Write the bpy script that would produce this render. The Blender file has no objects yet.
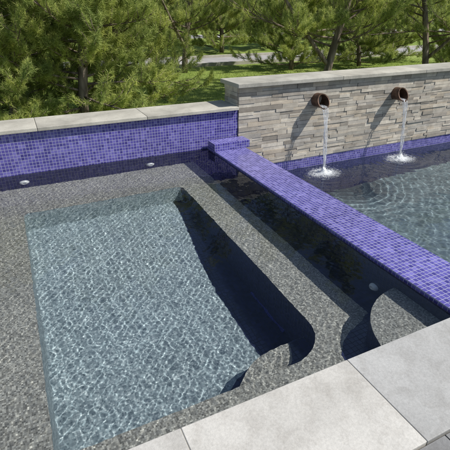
import bpy, math, random
import numpy as np
from mathutils import Vector, noise
H=1.7
random.seed(4); rng=np.random.default_rng(7)
scene=bpy.context.scene
col=scene.collection
scene.view_settings.view_transform='Standard'; scene.view_settings.look='None'; scene.view_settings.exposure=0

# ---------------------------------------------------------------- helpers
def new_mat(name):
    m=bpy.data.materials.new(name); m.use_nodes=True
    nt=m.node_tree; nt.nodes.clear()
    out=nt.nodes.new('ShaderNodeOutputMaterial')
    return m,nt,out
def N(nt,t,**kw):
    n=nt.nodes.new(t)
    for k,v in kw.items():
        if k.startswith('_'): setattr(n,k[1:],v)
        else: n.inputs[k.replace('__',' ')].default_value=v
    return n
def principled(nt,out,rough=.6,spec=.4):
    b=nt.nodes.new('ShaderNodeBsdfPrincipled'); b.inputs['Roughness'].default_value=rough
    b.inputs['Specular IOR Level'].default_value=spec
    nt.links.new(b.outputs[0],out.inputs[0]); return b
def ramp(nt,src,stops):
    r=nt.nodes.new('ShaderNodeValToRGB'); e=r.color_ramp.elements
    while len(e)<len(stops): e.new(.5)
    for i,(p,c) in enumerate(stops):
        e[i].position=p; e[i].color=(*c,1)
    nt.links.new(src,r.inputs[0]); return r
def mix(nt,a,b,fac,mode='MIX'):
    m=nt.nodes.new('ShaderNodeMix'); m.data_type='RGBA'; m.blend_type=mode
    for s,i in ((fac,0),(a,6),(b,7)):
        if hasattr(s,'links') or isinstance(s,bpy.types.NodeSocket): nt.links.new(s,m.inputs[i])
        elif i==0: m.inputs[0].default_value=s
        else: m.inputs[i].default_value=(*s,1)
    return m.outputs[2]
def bump(nt,b,h,strength=.3,dist=.01):
    n=nt.nodes.new('ShaderNodeBump'); n.inputs['Strength'].default_value=strength; n.inputs['Distance'].default_value=dist
    nt.links.new(h,n.inputs['Height']); nt.links.new(n.outputs[0],b.inputs['Normal'])

def tile_mat(name,c1,c2,mortar,size=.04,gap=.003,rough=.15,spec=.6,accent=None,mottle=0.,nscale=1.7):
    m,nt,out=new_mat(name); b=principled(nt,out,rough,spec)
    uv=nt.nodes.new('ShaderNodeUVMap')
    br=nt.nodes.new('ShaderNodeTexBrick'); br.offset=0; br.squash=1
    br.inputs['Color1'].default_value=(0,0,0,1); br.inputs['Color2'].default_value=(1,1,1,1)
    br.inputs['Scale'].default_value=1; br.inputs['Mortar Size'].default_value=gap
    br.inputs['Brick Width'].default_value=size; br.inputs['Row Height'].default_value=size
    br.inputs['Mortar Smooth'].default_value=.2; br.inputs['Mortar'].default_value=(.5,.5,.5,1)
    nt.links.new(uv.outputs[0],br.inputs[0])
    stops=[(0,c1),(1,c2)]
    if accent: stops=[(0,c1)]+accent+[(1,c2)]
    r=ramp(nt,br.outputs['Color'],stops)
    no=N(nt,'ShaderNodeTexNoise',Scale=nscale,Detail=5.0); nt.links.new(uv.outputs[0],no.inputs[0])
    r2=ramp(nt,no.outputs[0],[(.3,(1-mottle,)*3),(.7,(1,1,1))])
    c=mix(nt,r.outputs[0],mortar,br.outputs['Fac'])
    c=mix(nt,c,r2.outputs[0],1.0,'MULTIPLY')
    nt.links.new(c,b.inputs['Base Color'])
    inv=N(nt,'ShaderNodeMath',_operation='SUBTRACT'); inv.inputs[0].default_value=1
    nt.links.new(br.outputs['Fac'],inv.inputs[1]); bump(nt,b,inv.outputs[0],.5,.003)
    rr=N(nt,'ShaderNodeMath',_operation='MULTIPLY_ADD'); rr.inputs[1].default_value=.5; rr.inputs[2].default_value=rough
    nt.links.new(br.outputs['Fac'],rr.inputs[0]); nt.links.new(rr.outputs[0],b.inputs['Roughness'])
    return m
M_tile=tile_mat('violet_glass_tile',(.060,.048,.26),(.22,.195,.56),(.42,.42,.57),.036,.0023,
    accent=[(.25,(.092,.076,.34)),(.75,(.135,.115,.43))],mottle=.22)
M_trim=tile_mat('vivid_blue_trim',(.02,.025,.22),(.05,.06,.42),(.08,.08,.3),.035,.0026)
M_dark=tile_mat('deep_blue_tile_and_shade',(.014,.017,.05),(.035,.04,.12),(.02,.022,.055),.035,.0022,mottle=.3)  # submerged wall tile, also the colour of the painted shade patches
M_peb=tile_mat('grey_mosaic',(.13,.125,.11),(.68,.66,.59),(.33,.32,.285),.0105,.0009,rough=.5,
    accent=[(.3,(.26,.25,.225)),(.55,(.36,.35,.315)),(.8,(.45,.44,.405))],mottle=.18)
M_floor=tile_mat('blue_grey_mosaic',(.15,.205,.235),(.62,.70,.72),(.31,.375,.40),.0125,.0012,rough=.5,
    accent=[(.3,(.26,.33,.365)),(.55,(.34,.42,.455)),(.8,(.44,.52,.55))],mottle=.18)
M_pool=tile_mat('pool_plaster',(.16,.22,.245),(.21,.275,.30),(.19,.25,.275),.05,.003,rough=.6,mottle=.25)

def stone_mat(name,base,var=.25,scale=2.0,rough=.75,attr=False):
    m,nt,out=new_mat(name); b=principled(nt,out,rough,.3)
    tc=nt.nodes.new('ShaderNodeTexCoord')
    n1=N(nt,'ShaderNodeTexNoise',Scale=scale,Detail=8.0,Roughness=.6); nt.links.new(tc.outputs['Object'],n1.inputs[0])
    n2=N(nt,'ShaderNodeTexNoise',Scale=90.0,Detail=6.0,Roughness=.7); nt.links.new(tc.outputs['Object'],n2.inputs[0])
    n3=N(nt,'ShaderNodeTexNoise',Scale=12.0,Detail=6.0,Roughness=.65,Distortion=.6); nt.links.new(tc.outputs['Object'],n3.inputs[0])
    lo=tuple(x*(1-var) for x in base); hi=tuple(min(1,x*(1+var*.6)) for x in base)
    r=ramp(nt,n1.outputs[0],[(.3,lo),(.7,hi)])
    r2=ramp(nt,n2.outputs[0],[(.3,(.80,.80,.80)),(.7,(1.05,1.05,1.05))])
    c=mix(nt,r.outputs[0],r2.outputs[0],1.0,'MULTIPLY')
    r4=ramp(nt,n3.outputs[0],[(.32,(.86,.85,.84)),(.55,(1,1,1))])
    c=mix(nt,c,r4.outputs[0],1.0,'MULTIPLY')
    if attr:
        a=nt.nodes.new('ShaderNodeAttribute'); a.attribute_name='tint'
        c=mix(nt,c,a.outputs['Color'],1.0,'MULTIPLY')
    else:
        oi=nt.nodes.new('ShaderNodeObjectInfo')
        r3=ramp(nt,oi.outputs['Random'],[(0,(.92,.925,.93)),(1,(1.03,1.02,1.0))])
        c=mix(nt,c,r3.outputs[0],1.0,'MULTIPLY')
    nt.links.new(c,b.inputs['Base Color']); bump(nt,b,n2.outputs[0],.35,.004)
    return m
M_cop=stone_mat('limestone',(.61,.595,.56),.2,1.6)
M_cop2=stone_mat('grey_limestone',(.49,.49,.48),.2,1.6)
M_copw=stone_mat('wall_cap_limestone',(.52,.50,.44),.3,2.2)
M_ledge=stone_mat('ledge_stone',(.59,.55,.485),.22,7,attr=True)
M_deck=stone_mat('deck_paving',(.27,.27,.27),.2,1.2)
M_conc=stone_mat('rendered_concrete',(.30,.29,.27),.2,2)

def water_mat(name):
    m,nt,out=new_mat(name)
    g=N(nt,'ShaderNodeBsdfGlass',Roughness=0.0,IOR=1.33); g.inputs['Color'].default_value=(.96,.99,1,1)
    nt.links.new(g.outputs[0],out.inputs[0]); return m
M_water=water_mat('pool_water')

class MB:
    def __init__(s): s.v=[];s.f=[]
    def add(s,v,f):
        o=len(s.v); s.v+=[tuple(p) for p in v]; s.f+=[tuple(i+o for i in q) for q in f]
def make(name,v,f,mat,parent=None,smooth=False,uv=True,origin=None,label=None,kind=None,cat=None,group=None,bevel=0):
    v=np.asarray(v,dtype=float)
    if origin is None:
        lo=v.min(0); hi=v.max(0); origin=Vector(((lo[0]+hi[0])/2,(lo[1]+hi[1])/2,lo[2]))
    else: origin=Vector(origin)
    me=bpy.data.meshes.new(name)
    me.from_pydata([tuple(p) for p in (v-np.array(origin))],[],f); me.update()
    if uv:
        l=me.uv_layers.new(name='UVMap')
        dat=np.zeros((len(me.loops),2))
        for p in me.polygons:
            n=p.normal; ax=max(range(3),key=lambda i:abs(n[i]))
            a,b=((1,2),(0,2),(0,1))[ax]
            for li in p.loop_indices:
                c=v[me.loops[li].vertex_index]; dat[li]=(c[a]+20,c[b]+20)
        l.data.foreach_set('uv',dat.ravel())
    if smooth: me.polygons.foreach_set('use_smooth',[True]*len(me.polygons))
    me.materials.append(mat)
    o=bpy.data.objects.new(name,me); col.objects.link(o)
    if parent: o.parent=parent; o.location=origin-wl(parent)
    else: o.location=origin
    if bevel:
        b=o.modifiers.new('bevel','BEVEL'); b.width=bevel; b.segments=2; b.limit_method='ANGLE'
    tag(o,label,kind,cat,group); return o
def wl(o):
    p=Vector(o.location)
    while o.parent: o=o.parent; p+=Vector(o.location)
    return p
def tag(o,label=None,kind=None,cat=None,group=None):
    if label:o['label']=label
    if kind:o['kind']=kind
    if cat:o['category']=cat
    if group:o['group']=group
def empty(name,loc,label,cat,group=None):
    o=bpy.data.objects.new(name,None); o.empty_display_size=.2; col.objects.link(o); o.location=Vector(loc)
    tag(o,label,None,cat,group); return o
def boxvf(x0,x1,y0,y1,z0,z1):
    v=[(x0,y0,z0),(x1,y0,z0),(x1,y1,z0),(x0,y1,z0),(x0,y0,z1),(x1,y0,z1),(x1,y1,z1),(x0,y1,z1)]
    f=[(0,3,2,1),(4,5,6,7),(0,1,5,4),(1,2,6,5),(2,3,7,6),(3,0,4,7)]
    return v,f
def box(name,b,mat,parent=None,**k):   # b in camera-height units
    v,f=boxvf(*[q*H for q in b]); return make(name,v,f,mat,parent,**k)
def tube(mb,pts,rad,n=7):
    pts=[Vector(p) for p in pts]; rings=[]
    o=len(mb.v)
    for i,p in enumerate(pts):
        d=(pts[min(i+1,len(pts)-1)]-pts[max(i-1,0)]).normalized()
        a=d.cross(Vector((0.3,.2,1) if abs(d.z)<.9 else (1,0,0))).normalized(); b=d.cross(a)
        for k in range(n):
            t=2*math.pi*k/n; mb.v.append(tuple(p+(a*math.cos(t)+b*math.sin(t))*rad[i]))
    for i in range(len(pts)-1):
        for k in range(n):
            mb.f.append((o+i*n+k,o+i*n+(k+1)%n,o+(i+1)*n+(k+1)%n,o+(i+1)*n+k))
    mb.f.append(tuple(o+k for k in range(n))[::-1]); mb.f.append(tuple(o+(len(pts)-1)*n+k for k in range(n)))

# ---------------------------------------------------------------- spa
XL,XR,YN,YB=-.52,1.28,.68,3.0
BI=(-.12,.90,.91,2.58); ZB,ZF,ZS=-.27,-.60,-.43
def zf(y):   # floor shelves up gently towards the back
    t=max(0,min(1,(y-1.6)/1.0)); return ZF+.16*t*t*(3-2*t)
spa=empty('spa',(XL*H,YN*H,ZF*H),'sunken spa lined with grey and blue mosaic benches','spa')
recv=[]
def strip(name,x0,x1,y0,y1,off,mat,ny=24):
    v=[];f=[]
    for i in range(ny+1):
        y=y0+(y1-y0)*i/ny; z=zf(y)*H+off
        v+=[((x0(y) if callable(x0) else x0)*H,y*H,z),(x1*H,y*H,z)]
    for i in range(ny): f.append((2*i,2*i+1,2*i+3,2*i+2))
    o=make(name,v,f,mat,spa,smooth=True); recv.append(o); return o
strip('floor',BI[0]-.01,BI[1]+.01,BI[2]-.01,BI[3]+.01,0,M_floor)
strip('floor_painted_shade',lambda y:.90-(ZB-zf(y))*.50,.8998,.91,2.575,.004,M_dark)  # bench's cast shade painted on the floor, wider where the floor is deeper
def rrect(x0,x1,y0,y1,r,seg=10):
    P=[]
    for (cx,cy,a0,rr) in ((x0+r[0],y0+r[0],180,r[0]),(x1-r[1],y0+r[1],270,r[1]),(x1-r[2],y1-r[2],0,r[2]),(x0+r[3],y1-r[3],90,r[3])):
        for i in range(seg+1):
            a=math.radians(a0+90*i/seg); P.append((cx+rr*math.cos(a),cy+rr*math.sin(a)))
    return P
inn=rrect(*BI,(.04,.17,.04,.04))
outc=[(XL,YN),(XR,YN),(XR,YB),(XL,YB)]
out=[]
for q in range(4):
    for i in range(11): out.append(outc[q])
n=len(inn)
v=[(x*H,y*H,ZB*H) for x,y in inn]+[(x*H,y*H,ZB*H) for x,y in out]
f=[]
for i in range(n):
    j=(i+1)%n
    if out[i]==out[j]: f.append((i,n+i,j)) 
    else: f.append((i,n+i,n+j,j))
bench=make('bench',v,f,M_peb,spa); recv.append(bench)
low=[]
for x,y in inn:
    low.append((x,y-.12*max(0,min(1,(y-2.45)/.13))))
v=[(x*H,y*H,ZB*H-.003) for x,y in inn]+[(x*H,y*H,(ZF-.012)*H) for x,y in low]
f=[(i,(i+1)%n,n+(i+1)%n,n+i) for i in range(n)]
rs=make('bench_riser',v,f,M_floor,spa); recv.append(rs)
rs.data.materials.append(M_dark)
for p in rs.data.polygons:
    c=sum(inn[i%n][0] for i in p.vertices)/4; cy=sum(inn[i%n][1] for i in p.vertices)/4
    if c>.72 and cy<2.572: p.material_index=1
box('trim_tile',(.893,.8995,1.24,1.55,ZF+.006,ZF+.02),M_trim,spa)
def prism(name,outl,z0,z1,mat,parent,side=None,**k):
    n=len(outl); v=[(x*H,y*H,z1*H) for x,y in outl]+[(x*H,y*H,z0*H) for x,y in outl]
    f=[tuple(range(n))]+[(j,i,n+i,n+j) for i,j in ((i,(i+1)%n) for i in range(n))]
    o=make(name,v,f,mat,parent,**k)
    if side:
        o.data.materials.append(side)
        for p in o.data.polygons:
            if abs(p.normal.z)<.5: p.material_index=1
    return o
st=[(.46,.905),(.50,.955),(.545,1.0),(.585,1.035),(.625,1.062),(.67,1.08),(.72,1.09),(.91,1.092),(.91,.905)]
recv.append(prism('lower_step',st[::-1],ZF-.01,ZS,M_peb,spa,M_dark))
recv.append(prism('step_painted_shade',[(.899,.912),(.899,1.090),(.822,1.090),(.81,1.05),(.785,1.005),(.745,.975),(.70,.962),(.665,.957),(.665,.912)],ZS-.002,ZS+.0018,M_dark,spa))  # shade of the curved riser painted dark on the step top
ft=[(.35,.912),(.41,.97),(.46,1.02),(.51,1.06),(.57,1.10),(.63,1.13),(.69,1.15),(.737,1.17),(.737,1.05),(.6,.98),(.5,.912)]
recv.append(prism('floor_painted_shade',ft[::-1],ZF-.002,ZF+.0030,M_dark,spa))  # lower step's shade painted on the floor as a dark patch
recv.append(box('bench_painted_shade',(1.155,XR-.0018,1.0,YB-.003,ZB-.002,ZB+.002),M_dark,spa))  # spillway wall's shade painted along the bench as a dark band
recv.append(prism('bench_painted_shade',[(XR-.0018,YN+.002),(XR-.0018,.999),(1.135,.999),(1.10,.975),(1.01,.945),(.955,.915),(.905,.865),(.885,.80),(.878,YN+.002)],ZB-.002,ZB+.002,M_dark,spa))  # corner step's shade painted dark onto the bench, following its curve
R=.31
qs=[(XR-.003,YN+.003)]+[(XR-.003-R*math.sin(math.radians(t)),YN+.003+R*math.cos(math.radians(t))) for t in range(0,91,6)]
recv.append(prism('corner_step',qs,ZB-.01,-.10,M_peb,spa,M_dark))
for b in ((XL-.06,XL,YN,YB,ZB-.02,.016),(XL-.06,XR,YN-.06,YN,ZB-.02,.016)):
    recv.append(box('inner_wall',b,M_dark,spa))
# fittings
M_white,nt,o_=new_mat('white_plastic'); b_=principled(nt,o_,.35,.5)
nn=N(nt,'ShaderNodeTexNoise',Scale=30.0); rr_=ramp(nt,nn.outputs[0],[(.3,(.84,.84,.82)),(.7,(.92,.92,.92))]); nt.links.new(rr_.outputs[0],b_.inputs['Base Color'])
def fitting(loc,axis,s=1.):
    mb=MB(); 
    prof=[(.0,.030),(.014,.030),(.018,.044),(.036,.042),(.050,.022),(.054,0)]
    k=20
    for i,(r,h) in enumerate(prof):
        r*=s;h*=s
        for j in range(k):
            t=2*math.pi*j/k; a,b=r*math.cos(t),r*math.sin(t)
            p={'y':(a,-h,b),'x':(-h,a,b)}[axis]; mb.v.append((loc[0]+p[0],loc[1]+p[1],loc[2]+p[2]))
    for i in range(len(prof)-1):
        for j in range(k): mb.f.append((i*k+j,i*k+(j+1)%k,(i+1)*k+(j+1)%k,(i+1)*k+j))
    o=make('jet_fitting',mb.v,mb.f,M_white,spa,smooth=True); recv.append(o); return o
fitting((.80*H,YB*H,-.18*H),'y'); fitting((-.09*H,YB*H,-.16*H),'y'); fitting((XR*H,1.10*H,-.225*H),'x',.78)

# spillway wall
sw=empty('spillway_wall',(1.415*H,1.8*H,-1.1*H),'low violet glass mosaic divider wall between spa and pool','wall')
WR=1.55; ZT=.014; ZP=-.31
o=box('wall_body',(XR,WR,YN-.06,YB-.001,-1.12,ZT),M_tile,sw,bevel=.004); 
recv.append(o)
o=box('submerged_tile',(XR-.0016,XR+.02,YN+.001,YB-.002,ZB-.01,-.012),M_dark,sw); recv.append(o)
box('pillar_block',(XR-.004,WR+.035,2.85,YB-.024,ZT+.001,.072),M_tile,sw,bevel=.004)

# back tile wall
tw=empty('garden_wall',(-.4*H,3.15*H,-.5*H),'low retaining wall faced in violet glass mosaic with limestone cap','wall')
recv.append(box('tile_facing',(-2.2,1.55,YB,YB+.012,-.5,.283),M_tile,tw))
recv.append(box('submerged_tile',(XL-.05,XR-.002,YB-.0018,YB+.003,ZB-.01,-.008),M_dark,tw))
box('wall_core',(-2.2,1.545,YB+.012,3.24,-.5,.282),M_conc,tw)
xs=[-2.2,-1.5,-.72,.06,.80,1.548]
for i in range(5):
    box('coping_slab',(xs[i]+.001,xs[i+1]-.001,YB-.03,3.29,.2835,.309),M_copw,tw,bevel=.006)

# stone wall
sx0,sx1=1.555,5.9; sz0,sz1=-.215,.452
lw=empty('stone_wall',((sx0+sx1)/2*H,3.15*H,-1.1*H),'raised stacked ledge stone fountain wall with limestone cap','wall')
box('wall_core',(sx0+.008,sx1-.01,YB+.012,3.245,-1.12,sz1-.001),M_conc,lw)
box('waterline_tile',(sx0+.004,sx1,YB-.002,YB+.011,-1.12,sz0),M_tile,lw)
mb=MB(); tint=[]
pal=[(1.0,.98,.95),(.92,.91,.88),(.76,.735,.71),(1.10,1.07,1.01),(.63,.605,.575),(1.0,.935,.845),(1.17,1.15,1.10),(.86,.86,.86)]
def stone(b):
    x0,x1,y0,y1,z0,z1=b
    v,f=boxvf(x0,x1,y0,y1,z0,z1)
    j=.0025
    v=[(x+random.uniform(-j,j)*.4,y+random.uniform(-j,j)*1.0,z+random.uniform(-j,j)*.2) for x,y,z in v]
    mb.add(v,f); c=random.choice(pal); k=random.uniform(.9,1.08); tint.extend([(c[0]*k,c[1]*k,c[2]*k)]*6)
z=sz0*H; top=sz1*H-.002
while z<top-.01:
    h=random.choice([.045,.05,.055,.065]); 
    if z+h>top-.03: h=top-z
    x=sx0*H
    while x<sx1*H-.01:
        L=random.uniform(.14,.42); 
        if x+L>sx1*H-.08: L=sx1*H-x
        if h>.054 and random.random()<.3:
            hh=h*random.uniform(.4,.6)
            for (za,zb) in ((z,z+hh),(z+hh,z+h)):
                stone((x+.0015,x+L-.0015,YB*H-random.uniform(.006,.016),YB*H+.02,za+.0012,zb-.0012))
        else:
            stone((x+.0015,x+L-.0015,YB*H-random.uniform(.006,.020),YB*H+.02,z+.0014,z+h-.0014))
        x+=L
    y=YB*H+.02
    while y<3.245*H:
        L=min(random.uniform(.12,.3),3.245*H-y)
        if 3.245*H-y-L<.05: L=3.245*H-y
        stone((sx0*H-random.uniform(0,.012),sx0*H+.012,y+.001,y+L-.001,z+.001,z+h-.001)); y+=L
    z+=h
o=make('stone_veneer',mb.v,mb.f,M_ledge,lw)
ca=o.data.attributes.new('tint','FLOAT_COLOR','FACE')
ca.data.foreach_set('color',np.array([(*t,1) for t in tint]).ravel())
xs=[sx0-.025,2.55,3.55,4.6,sx1+.02]
for i in range(4):
    box('coping_slab',(xs[i]+.001,xs[i+1]-.001,YB-.045,3.29,sz1,.484),M_copw,lw,bevel=.006)

# scuppers
M_cu,nt,o_=new_mat('weathered_copper'); b_=principled(nt,o_,.5,.5); b_.inputs['Metallic'].default_value=.5
tc=nt.nodes.new('ShaderNodeTexCoord'); nn=N(nt,'ShaderNodeTexNoise',Scale=14.0,Detail=6.0); nt.links.new(tc.outputs['Object'],nn.inputs[0])
rr_=ramp(nt,nn.outputs[0],[(.3,(.06,.035,.025)),(.55,(.16,.095,.065)),(.75,(.26,.18,.13))]); nt.links.new(rr_.outputs[0],b_.inputs['Base Color']); bump(nt,b_,nn.outputs[0],.3,.004)
M_fall,nt,o_=new_mat('falling_water')
tr=N(nt,'ShaderNodeBsdfTransparent'); pr=N(nt,'ShaderNodeBsdfPrincipled',Roughness=.12); pr.inputs['Base Color'].default_value=(.9,.92,.94,1)
ms=nt.nodes.new('ShaderNodeMixShader'); nt.links.new(tr.outputs[0],ms.inputs[1]); nt.links.new(pr.outputs[0],ms.inputs[2]); nt.links.new(ms.outputs[0],o_.inputs[0])
tc=nt.nodes.new('ShaderNodeTexCoord'); mp=N(nt,'ShaderNodeMapping'); mp.inputs['Scale'].default_value=(70,70,12); nt.links.new(tc.outputs['Object'],mp.inputs[0])
nn=N(nt,'ShaderNodeTexNoise',Scale=1.0,Detail=4.0); nt.links.new(mp.outputs[0],nn.inputs[0]); rr_=ramp(nt,nn.outputs[0],[(.42,(.07,.07,.07)),(.66,(.70,.70,.70))]); nt.links.new(rr_.outputs[0],ms.inputs[0])
M_foam,nt,o_=new_mat('foam'); b_=principled(nt,o_,.4,.5)
nn=N(nt,'ShaderNodeTexNoise',Scale=40.0); rr_=ramp(nt,nn.outputs[0],[(.3,(.75,.79,.8)),(.7,(.9,.92,.93))]); nt.links.new(rr_.outputs[0],b_.inputs['Base Color'])
M_froth,nt,o_=new_mat('froth')
tr=N(nt,'ShaderNodeBsdfTransparent'); pr=N(nt,'ShaderNodeBsdfPrincipled',Roughness=.5); pr.inputs['Base Color'].default_value=(.80,.84,.86,1)
ms=nt.nodes.new('ShaderNodeMixShader'); nt.links.new(tr.outputs[0],ms.inputs[1]); nt.links.new(pr.outputs[0],ms.inputs[2]); nt.links.new(ms.outputs[0],o_.inputs[0])
tc=nt.nodes.new('ShaderNodeTexCoord'); nn=N(nt,'ShaderNodeTexNoise',Scale=30.0,Detail=6.0,Roughness=.7,Distortion=1.0); nt.links.new(tc.outputs['Object'],nn.inputs[0])
at=nt.nodes.new('ShaderNodeAttribute'); at.attribute_name='rad'
sb=N(nt,'ShaderNodeMath',_operation='SUBTRACT'); nt.links.new(nn.outputs[0],sb.inputs[0])
ml=N(nt,'ShaderNodeMath',_operation='MULTIPLY'); ml.inputs[1].default_value=.55; nt.links.new(at.outputs['Fac'],ml.inputs[0]); nt.links.new(ml.outputs[0],sb.inputs[1])
rr_=ramp(nt,sb.outputs[0],[(.13,(0,0,0)),(.42,(.75,.75,.75))]); nt.links.new(rr_.outputs[0],ms.inputs[0])
imp=[]
for (sx,sz) in ((2.315,.30),(3.235,.285)):
    sx*=H; sz*=H; y0=YB*H
    sc=empty('water_scupper',(sx,y0,sz-.11),'round bronze scupper pouring water from the stone wall','water spout','bronze scuppers on the stone wall')
    mb=MB(); k=36; ro,ri=.098,.090
    def rn(r,yf):
        o=len(mb.v)
        for j in range(k):
            t=2*math.pi*j/k; mb.v.append((sx+r*math.cos(t),yf(math.sin(t)),sz+r*math.sin(t)))
        return o
    cut=lambda s:y0-.17+.05*s
    A=rn(ro,lambda s:y0+.01);B=rn(ro,cut);C=rn(ro+.006,lambda s:cut(s)-.002);D=rn(ro+.006,lambda s:cut(s)-.012);E=rn(ri,lambda s:cut(s)-.012);F_=rn(ri,lambda s:y0+.005)
    L=[A,B,C,D,E,F_]
    for a,b in zip(L[:-1],L[1:]):
        for j in range(k): mb.f.append((a+j,a+(j+1)%k,b+(j+1)%k,b+j))
    mb.f.append(tuple(F_+j for j in range(k)))
    make('pipe',mb.v,mb.f,M_cu,sc,smooth=False)
    mb2=MB(); zt=sz-.073; zp=ZP*H; yl=y0-.205
    fall=zt-zp; thr=.15
    for s in range(9):
        off=(s-4)*.010; ph=random.uniform(0,6); pts=[];rad=[]
        pts.append((sx+off*1.1,yl+.12,zt+.012)); rad.append(.005)
        for i in range(30):
            u=i/29; zz=zt-fall*u; 
            pts.append((sx+off*(1.1-.5*math.sin(min(1,u*1.6)*math.pi*.5))+.014*math.sin(ph+u*15)*u+random.uniform(-.004,.004),yl-thr*math.sqrt(u)+.012*math.sin(ph*2+u*12),zz)); rad.append(random.uniform(.003,.0085))
        tube(mb2,pts,rad,6)
    for q in range(90):
        u=random.random()**.6; c=Vector((sx+random.gauss(0,.03),yl-thr*math.sqrt(u)+random.gauss(0,.025),zt-fall*u)); 
        tube(mb2,[c,c+Vector((0,0,-.008)),c+Vector((0,0,-.022))],[.001,.0035,.001],5)
    make('water_stream',mb2.v,mb2.f,M_fall,sc,smooth=True)
    ix,iy=sx,yl-thr; imp.append((ix,iy))
    v=[(ix,iy,zp+.05)];f=[];ra=[0]; kr,ka=26,64
    for i in range(1,kr+1):
        r=i/kr*.36
        for j in range(ka):
            t=2*math.pi*j/ka; x_,y_=ix+r*1.15*math.cos(t),iy+r*.9*math.sin(t)
            hgt=.07*math.exp(-(r/.05)**2)+.05*math.exp(-(r/.13)**2)*max(0,noise.noise(Vector((x_*22,y_*22,ix))))*1.6+.012*noise.noise(Vector((x_*9,y_*9,3)))
            v.append((x_,y_,zp+.012+hgt)); ra.append(i/kr)
    for j in range(ka): f.append((0,1+j,1+(j+1)%ka))
    for i in range(kr-1):
        for j in range(ka): f.append((1+i*ka+j,1+(i+1)*ka+j,1+(i+1)*ka+(j+1)%ka,1+i*ka+(j+1)%ka))
    o=make('froth',v,f,M_froth,sc,smooth=True); a_=o.data.attributes.new('rad','FLOAT','POINT'); a_.data.foreach_set('value',ra)
    mb3=MB()
    for q in range(200):
        rr=abs(random.gauss(0,.09)); t=random.uniform(0,6.283); hh=max(0,random.gauss(.03,.04))*math.exp(-rr*4)
        rad=random.uniform(.002,.005)
        c=Vector((ix+rr*1.3*math.cos(t),iy+rr*math.sin(t),zp+hh+.02))
        o=len(mb3.v)
        for d in ((1,0,0),(0,1,0),(-1,0,0),(0,-1,0),(0,0,1),(0,0,-1)):
            mb3.v.append(tuple(c+Vector(d)*rad))
        for a,b in ((0,1),(1,2),(2,3),(3,0)): mb3.f+= [(o+a,o+b,o+4),(o+b,o+a,o+5)]
    make('splash_drops',mb3.v,mb3.f,M_foam,sc,smooth=True,kind='stuff')

# foreground coping slabs + deck
slx=[-1.42,-.88,-.338,.202,.741,1.28,1.82,2.36,2.9,3.44,3.98,4.52,5.06,5.6]
for a,b in zip(slx[:-1],slx[1:]):
    r=.0012; dk_=.7<a<1.2
    box('coping_stone',(a+r,b-r,.385,.685,.018,.048),M_cop2 if dk_ else M_cop,None,label='darker grey limestone coping slab edging the spa' if dk_ else 'honed pale limestone coping slab edging the spa',cat='paving slab',group='limestone coping slabs',bevel=.003)
for i,(ya,yb) in enumerate(((.69,1.45),(1.45,2.2),(2.2,2.96))):
    box('coping_stone',(XL-.30,XL+.01,ya+.0012,yb-.0012,.018,.048),M_cop,None,label='honed pale limestone coping slab edging the spa',cat='paving slab',group='limestone coping slabs',bevel=.003)
M_grout=stone_mat('joint_grout',(.34,.33,.30),.1,3)
mbd=MB()
def dk(b): mbd.add(*boxvf(*[q*H for q in b]))
for a in slx[1:-1]: dk((a-.0012,a+.0012,.386,.684,.0175,.0462))
make('joint_grout',mbd.v,mbd.f,M_grout,kind='structure',label='mortar joints between the coping slabs')
mbd=MB()
rowsx=np.arange(-2.2,5.61,.6)
for i in range(len(rowsx)-1):
    for j in range(6):
        y1=.38-j*.45
        dk((rowsx[i]+.002,rowsx[i+1]-.002,y1-.446,y1,.0,.042))
for j in range(6): dk((-2.2,XL-.305,.39+j*.43,.39+(j+1)*.43-.004,.0,.042))
make('paving',mbd.v,mbd.f,M_deck,kind='structure',label='grey stone deck paving')
mbd=MB(); dk((-2.2,5.6,-2.4,YN-.062,-1.12,-.001)); dk((-2.2,XL-.062,YN-.062,YB-.001,-.6,-.001)); dk((WR+.001,5.6,YN-.061,YN-.002,-1.12,.017)); dk((5.5,5.9,YN-.002,YB-.003,-1.12,.017))
make('foundation',mbd.v,mbd.f,M_conc,kind='structure',label='concrete deck base around the pools')
pf=make('pool_floor',[(WR*H,YN*H-.1,-1.1*H),(5.6*H,YN*H-.1,-1.1*H),(5.6*H,YB*H,-1.1*H),(WR*H,YB*H,-1.1*H)],[(0,1,2,3)],M_pool,kind='structure')

# ---------------------------------------------------------------- water
def surface(name,x0,x1,y0,y1,z,step,waves,extra=None,label=None):
    nx=int((x1-x0)/step)+1; ny=int((y1-y0)/step)+1
    X,Y=np.meshgrid(np.linspace(x0,x1,nx),np.linspace(y0,y1,ny)); Z=np.full_like(X,z)
    for (lam,amp,cnt) in waves:
        for i in range(cnt):
            a=rng.uniform(0,2*np.pi); l=lam*rng.uniform(.75,1.3); k=2*np.pi/l
            Z+=amp*np.sin(k*(X*np.cos(a)+Y*np.sin(a))+rng.uniform(0,6.28))/math.sqrt(cnt)
    if extra: Z+=extra(X,Y)
    v=np.stack([X.ravel(),Y.ravel(),Z.ravel()],1)
    idx=np.arange(nx*ny).reshape(ny,nx)
    f=np.stack([idx[:-1,:-1].ravel(),idx[:-1,1:].ravel(),idx[1:,1:].ravel(),idx[1:,:-1].ravel()],1)
    me=bpy.data.meshes.new(name); me.from_pydata(v.tolist(),[],f.tolist()); me.update()
    me.polygons.foreach_set('use_smooth',[True]*len(me.polygons)); me.materials.append(M_water)
    o=bpy.data.objects.new(name,me); col.objects.link(o); tag(o,label,'structure'); return o
wspa=surface('water',XL*H,XR*H,YN*H,YB*H,0,.007,[(.032,.000048,24),(.05,.000085,16),(.12,.00022,8),(.5,.0007,6)],label='clear rippling spa water')
def rings(X,Y):
    Z=0*X
    for (ix,iy) in imp:
        r=np.hypot(X-ix,Y-iy); Z+=.006*np.sin(r*2*np.pi/.13)*np.exp(-r*3.2)
    return Z
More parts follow.
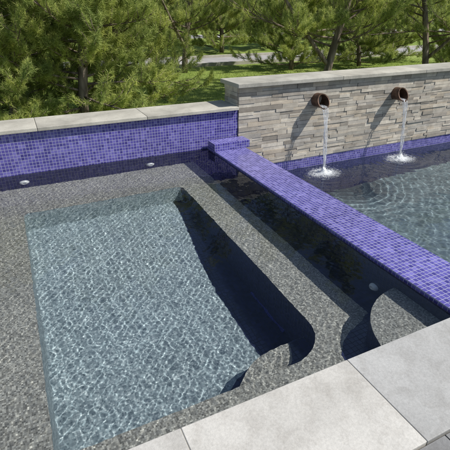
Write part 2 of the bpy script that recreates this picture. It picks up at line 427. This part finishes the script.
wpool=surface('water',WR*H,5.5*H,YN*H,YB*H-.004,ZP*H,.015,[(.065,.00012,18),(.14,.00026,12),(.3,.0007,8),(.8,.002,6)],rings,label='rippling blue grey pool water')

# ---------------------------------------------------------------- ground etc
GZ=-.15*H
m,nt,o_=new_mat('lawn_grass'); b=principled(nt,o_,.9,.1)
tc=nt.nodes.new('ShaderNodeTexCoord')
n1=N(nt,'ShaderNodeTexNoise',Scale=.35,Detail=6.0); n2=N(nt,'ShaderNodeTexNoise',Scale=35.0,Detail=5.0)
for q in (n1,n2): nt.links.new(tc.outputs['Object'],q.inputs[0])
r1=ramp(nt,n1.outputs[0],[(.35,(.19,.27,.06)),(.65,(.30,.37,.11))]); r2=ramp(nt,n2.outputs[0],[(.3,(.6,.6,.55)),(.7,(1.2,1.2,1.1))])
nt.links.new(mix(nt,r1.outputs[0],r2.outputs[0],1.0,'MULTIPLY'),b.inputs['Base Color']); bump(nt,b,n2.outputs[0],.8,.03)
M_lawn=m
hx0,hx1,hy0,hy1=-2.2*H,5.9*H,-2.4*H,3.2*H; BG=600
v=[(-BG,-BG,GZ),(BG,-BG,GZ),(BG,BG,GZ),(-BG,BG,GZ),(hx0,hy0,GZ),(hx1,hy0,GZ),(hx1,hy1,GZ),(hx0,hy1,GZ)]
make('ground',v,[(0,1,5,4),(1,2,6,5),(2,3,7,6),(3,0,4,7)],M_lawn,kind='structure',label='mown green lawn and open ground',origin=(0,0,GZ))
m,nt,o_=new_mat('asphalt'); b=principled(nt,o_,.9,.2); tc=nt.nodes.new('ShaderNodeTexCoord'); n1=N(nt,'ShaderNodeTexNoise',Scale=3.0,Detail=8.0); nt.links.new(tc.outputs['Object'],n1.inputs[0])
r1=ramp(nt,n1.outputs[0],[(.3,(.31,.30,.31)),(.7,(.41,.40,.40))]); nt.links.new(r1.outputs[0],b.inputs['Base Color']); M_road=m
mb=MB(); mb.add(*boxvf(-60,80,15.6,18.0,GZ-.1,GZ+.02)); make('road',mb.v,mb.f,M_road,kind='structure',label='pale weathered lane beyond the lawn')
mb=MB(); mb.add(*boxvf(-60,80,15.43,15.598,GZ-.1,GZ+.12)); mb.add(*boxvf(-60,80,18.002,18.17,GZ-.1,GZ+.12)); make('kerb',mb.v,mb.f,M_copw,kind='structure',label='concrete kerbs along the lane')
mb=MB(); mb.add(*boxvf(-80,110,31,35,GZ-.1,GZ+.02)); make('road',mb.v,mb.f,M_road,kind='structure',label='distant pale road')

def blades(name,x0,x1,y0,y1,n,hgt,w,mat,label,zf=None):
    P=np.stack([rng.uniform(x0,x1,n),rng.uniform(y0,y1,n),np.full(n,GZ)],1)
    a=rng.uniform(0,2*np.pi,n); h=hgt*rng.uniform(.5,1.3,n); ln=rng.normal(0,.4,(n,2))*h[:,None]
    d=np.stack([np.cos(a),np.sin(a),0*a],1)*w
    A=P-d;B=P+d;C=P.copy(); C[:,:2]+=ln; C[:,2]+=h
    v=np.stack([A,B,C],1).reshape(-1,3)
    f=np.arange(3*n).reshape(-1,3)
    me=bpy.data.meshes.new(name); me.from_pydata(v.tolist(),[],f.tolist()); me.materials.append(mat)
    o=bpy.data.objects.new(name,me); col.objects.link(o); tag(o,label,'stuff'); return o
def leafmat(name,lo,hi):
    m,nt,o_=new_mat(name); b=N(nt,'ShaderNodeBsdfPrincipled',Roughness=.5); b.inputs['Specular IOR Level'].default_value=.3
    t=nt.nodes.new('ShaderNodeBsdfTranslucent'); ms=nt.nodes.new('ShaderNodeMixShader'); ms.inputs[0].default_value=.4
    g=nt.nodes.new('ShaderNodeNewGeometry'); r=ramp(nt,g.outputs['Random Per Island'],[(0,lo),(1,hi)])
    tc=nt.nodes.new('ShaderNodeTexCoord'); n1=N(nt,'ShaderNodeTexNoise',Scale=1.6,Detail=3.0); nt.links.new(tc.outputs['Object'],n1.inputs[0])
    r2=ramp(nt,n1.outputs[0],[(.35,(.70,.75,.68)),(.65,(1.3,1.22,1.0))]); c=mix(nt,r.outputs[0],r2.outputs[0],1.0,'MULTIPLY')
    nt.links.new(c,b.inputs['Base Color']); nt.links.new(c,t.inputs[0])
    nt.links.new(b.outputs[0],ms.inputs[1]); nt.links.new(t.outputs[0],ms.inputs[2]); nt.links.new(ms.outputs[0],o_.inputs[0]); return m
M_blade=leafmat('grass_blade',(.19,.28,.06),(.40,.48,.13))
blades('grass',-6,16,5.5,15,60000,.05,.006,M_blade,'mown lawn grass')
M_need=leafmat('pine_needles',(.20,.28,.07),(.64,.69,.26))
M_bark,nt,o_=new_mat('pine_bark'); b=principled(nt,o_,.9,.1); tc=nt.nodes.new('ShaderNodeTexCoord'); mp=N(nt,'ShaderNodeMapping'); mp.inputs['Scale'].default_value=(14,14,4); nt.links.new(tc.outputs['Object'],mp.inputs[0])
n1=N(nt,'ShaderNodeTexVoronoi',Scale=1.0); nt.links.new(mp.outputs[0],n1.inputs[0]); r1=ramp(nt,n1.outputs[0],[(.0,(.36,.29,.24)),(.7,(.14,.11,.09))]); nt.links.new(r1.outputs[0],b.inputs['Base Color']); bump(nt,b,n1.outputs[0],.8,.03)

def pine_mesh(seed,height,spread,ntuft,low=.12,lean=0.,nl=.105,trunk_r=.10,nb=46,fork=False):
    rd=random.Random(seed); mb=MB()
    tp=[];tr_=[]
    for i in range(12):
        u=i/11; tp.append(Vector((lean*u*height+.12*math.sin(u*5+seed),.10*math.sin(u*4+seed*2),height*u))); tr_.append(trunk_r*(1-u)**.8+.012)
    tube(mb,tp,tr_,10)
    def tpos(u):
        x=u*11; i=min(10,int(x)); return tp[i].lerp(tp[i+1],x-i)
    if fork:
        p0=tpos(.14); fp=[p0+Vector((-.30*s-.02*s*s,.05*s,.30*s+.035*s*s)) for s in range(8)]
        tube(mb,fp,[trunk_r*.6*(1-i/9) for i in range(8)],8)
    tips=[]
    for b in range(nb):
        u=low+(1-low)*(b+rd.random())/nb*.96; a=b*2.4+rd.uniform(-.5,.5)
        L=spread*(1-.6*((u-low)/(1-low))**1.3)*rd.uniform(.5,1.25)
        up=rd.uniform(-.1,.45)+.35*u; p=tpos(u)
        if fork and b%3==0: 
            p=fp[min(7,2+b%6)]; 
        d=Vector((math.cos(a),math.sin(a),up*.5)).normalized()
        pts=[p];seg=6
        for s in range(seg):
            d=(d+Vector((rd.uniform(-.18,.18),rd.uniform(-.18,.18),up*.16+rd.uniform(-.08,.1)))).normalized()
            q=pts[-1]+d*L/seg; q.z=max(q.z,.12); pts.append(q)
        r0=max(.012,trunk_r*.35*(1-u*.6)); tube(mb,pts,[r0*(1-.85*i/seg) for i in range(seg+1)],5)
        for s in range(2,seg+1):
            nn=3
            for q in range(nn):
                base=pts[s].lerp(pts[s-1],rd.random()*.9)
                dd=(pts[s]-pts[s-1]).normalized()
                sd=(dd+Vector((rd.uniform(-1,1),rd.uniform(-1,1),rd.uniform(-.2,.8)))).normalized()
                l=L*rd.uniform(.15,.34); e=base+sd*l*.5; e2=e+(sd+Vector((0,0,.5))).normalized()*l*.5
                tube(mb,[base,e,e2],[.010,.007,.004],4)
                tips.append((base,e,e2,(sd+Vector((0,0,.5))).normalized()))
    R_=np.random.default_rng(seed); K=38
    cs=[];ds=[]
    for i in range(ntuft):
        b_,e,e2,d=rd.choice(tips); t=rd.random()**.4
        p=(e.lerp(e2,(t-.5)*2) if t>.5 else b_.lerp(e,t*2))+Vector((rd.gauss(0,.03),rd.gauss(0,.03),rd.gauss(0,.03)))
        cs.append(p); ds.append((d+Vector((rd.uniform(-.5,.5),rd.uniform(-.5,.5),rd.uniform(0,.5)))).normalized())
    C=np.repeat(np.array(cs),K,0); D=np.repeat(np.array(ds),K,0); n=len(C)
    r=R_.normal(size=(n,3)); r/=np.linalg.norm(r,axis=1)[:,None]
    dn=D*.6+r*.9; dn/=np.linalg.norm(dn,axis=1)[:,None]
    C=C+D*R_.uniform(-.07,.07,(n,1))
    ln=nl*R_.uniform(.6,1.1,(n,1)); s=np.cross(dn,R_.normal(size=(n,3))); s/=np.linalg.norm(s,axis=1)[:,None]; w=.0034
    v=np.stack([C-s*w,C+s*w,C+dn*ln],1).reshape(-1,3); f=np.arange(3*n).reshape(-1,3)
    me=bpy.data.meshes.new('crown'); me.from_pydata(v.tolist(),[],f.tolist()); me.materials.append(M_need)
    mt=bpy.data.meshes.new('trunk'); mt.from_pydata(mb.v,[],mb.f); mt.polygons.foreach_set('use_smooth',[True]*len(mt.polygons)); mt.materials.append(M_bark)
    return mt,me
V=[pine_mesh(11,4.0,1.7,7000,low=.03,nb=66,trunk_r=.08),pine_mesh(23,5.4,2.6,6000,low=.19,lean=.14,trunk_r=.09,fork=True,nb=54),pine_mesh(37,3.4,1.5,5200,low=.02,nb=54,trunk_r=.07)]
def pine(x,y,k,rot,sc=1.,label='bushy long needled pine tree on the lawn'):
    e=empty('pine_tree',(x,y,GZ-.02),label,'tree','pine trees beyond the wall')
    e.rotation_euler=(0,0,rot); e.scale=(sc,sc,sc)
    for nme,me in zip(('trunk','crown'),V[k]):
        o=bpy.data.objects.new(nme,me); col.objects.link(o); o.parent=e
pine(1.1,8.1,0,.3,1.05); pine(-1.0,8.9,2,1.9); pine(1.95,9.0,2,4.0,1.0); pine(-.1,8.0,2,5.2,.8)
FL='pine tree with a forked leaning trunk beside the stone wall'
pine(6.8,8.4,1,.0,1.0,FL); pine(10.4,8.8,1,2.4,.95,FL); pine(5.4,14.2,1,.8,1.05,FL); pine(13.6,9.8,0,1.2,1.1)
pine(9.0,13.4,2,.5,1.05); pine(11.8,13.0,2,2.5,1.0)
pine(9.5,20.5,0,2,1.3); pine(4,20.6,0,3,1.2); pine(18,22,2,1,1.7); pine(-4,14,2,3.3,1.2); pine(14.5,14,2,3.1,1.1); pine(.2,13.5,2,3.,1.0)
pine(6.8,21,2,5.,1.4); pine(13,21.5,0,1.,1.4); pine(0,24,2,1.,1.6); pine(23,25,0,4.,1.6)

# distant woods
M_wood=leafmat('distant_foliage',(.10,.14,.06),(.24,.28,.13))
n=60000
cx=rng.uniform(-50,110,260); ch=rng.uniform(3,9,260); cr=rng.uniform(2,5,260); cy=rng.uniform(45,70,260)
k=rng.integers(0,260,n); r=rng.normal(size=(n,3)); r/=np.linalg.norm(r,axis=1)[:,None]; r[:,2]=np.abs(r[:,2])
C=np.stack([cx[k],cy[k],np.full(n,GZ)],1)+r*np.stack([cr[k],cr[k],ch[k]],1)*rng.uniform(.7,1,(n,1))
a=rng.normal(size=(n,3))*.35; b2=rng.normal(size=(n,3))*.35
v=np.stack([C-a,C+a,C+b2],1).reshape(-1,3)
me=bpy.data.meshes.new('woodland'); me.from_pydata(v.tolist(),[],np.arange(3*n).reshape(-1,3).tolist()); me.materials.append(M_wood)
o=bpy.data.objects.new('woodland',me); col.objects.link(o); tag(o,'distant line of green trees','stuff')

# ---------------------------------------------------------------- light
sv=Vector((.25,-.15,.325)).normalized()
el=math.asin(sv.z); az=math.atan2(sv.x,sv.y)
L=bpy.data.lights.new('sun','SUN'); L.energy=5.0; L.angle=math.radians(.5); L.color=(1,.96,.89)
lo=bpy.data.objects.new('sun',L); col.objects.link(lo); lo.rotation_euler=sv.to_track_quat('Z','Y').to_euler(); lo.location=(0,0,20)
w=bpy.data.worlds.new('World'); scene.world=w; w.use_nodes=True
nt=w.node_tree; bg=nt.nodes['Background']; sk=nt.nodes.new('ShaderNodeTexSky'); sk.sky_type='NISHITA'; sk.sun_disc=False
sk.sun_elevation=el; sk.sun_rotation=az; nt.links.new(sk.outputs[0],bg.inputs[0]); bg.inputs[1].default_value=.10
L.cycles.is_caustics_light=True
wspa.cycles.is_caustics_caster=True; wpool.cycles.is_caustics_caster=True
for o in recv+[pf]: o.cycles.is_caustics_receiver=True

# ---------------------------------------------------------------- camera
c=bpy.data.cameras.new('camera'); co=bpy.data.objects.new('camera',c); col.objects.link(co); scene.camera=co
c.sensor_width=36; c.lens=36*416/450; c.clip_end=2000; c.clip_start=.05
co.location=(0,0,H)
p=math.radians(27.5); yaw=math.radians(25.6)
co.rotation_euler=(math.radians(90)-p,0,-yaw)
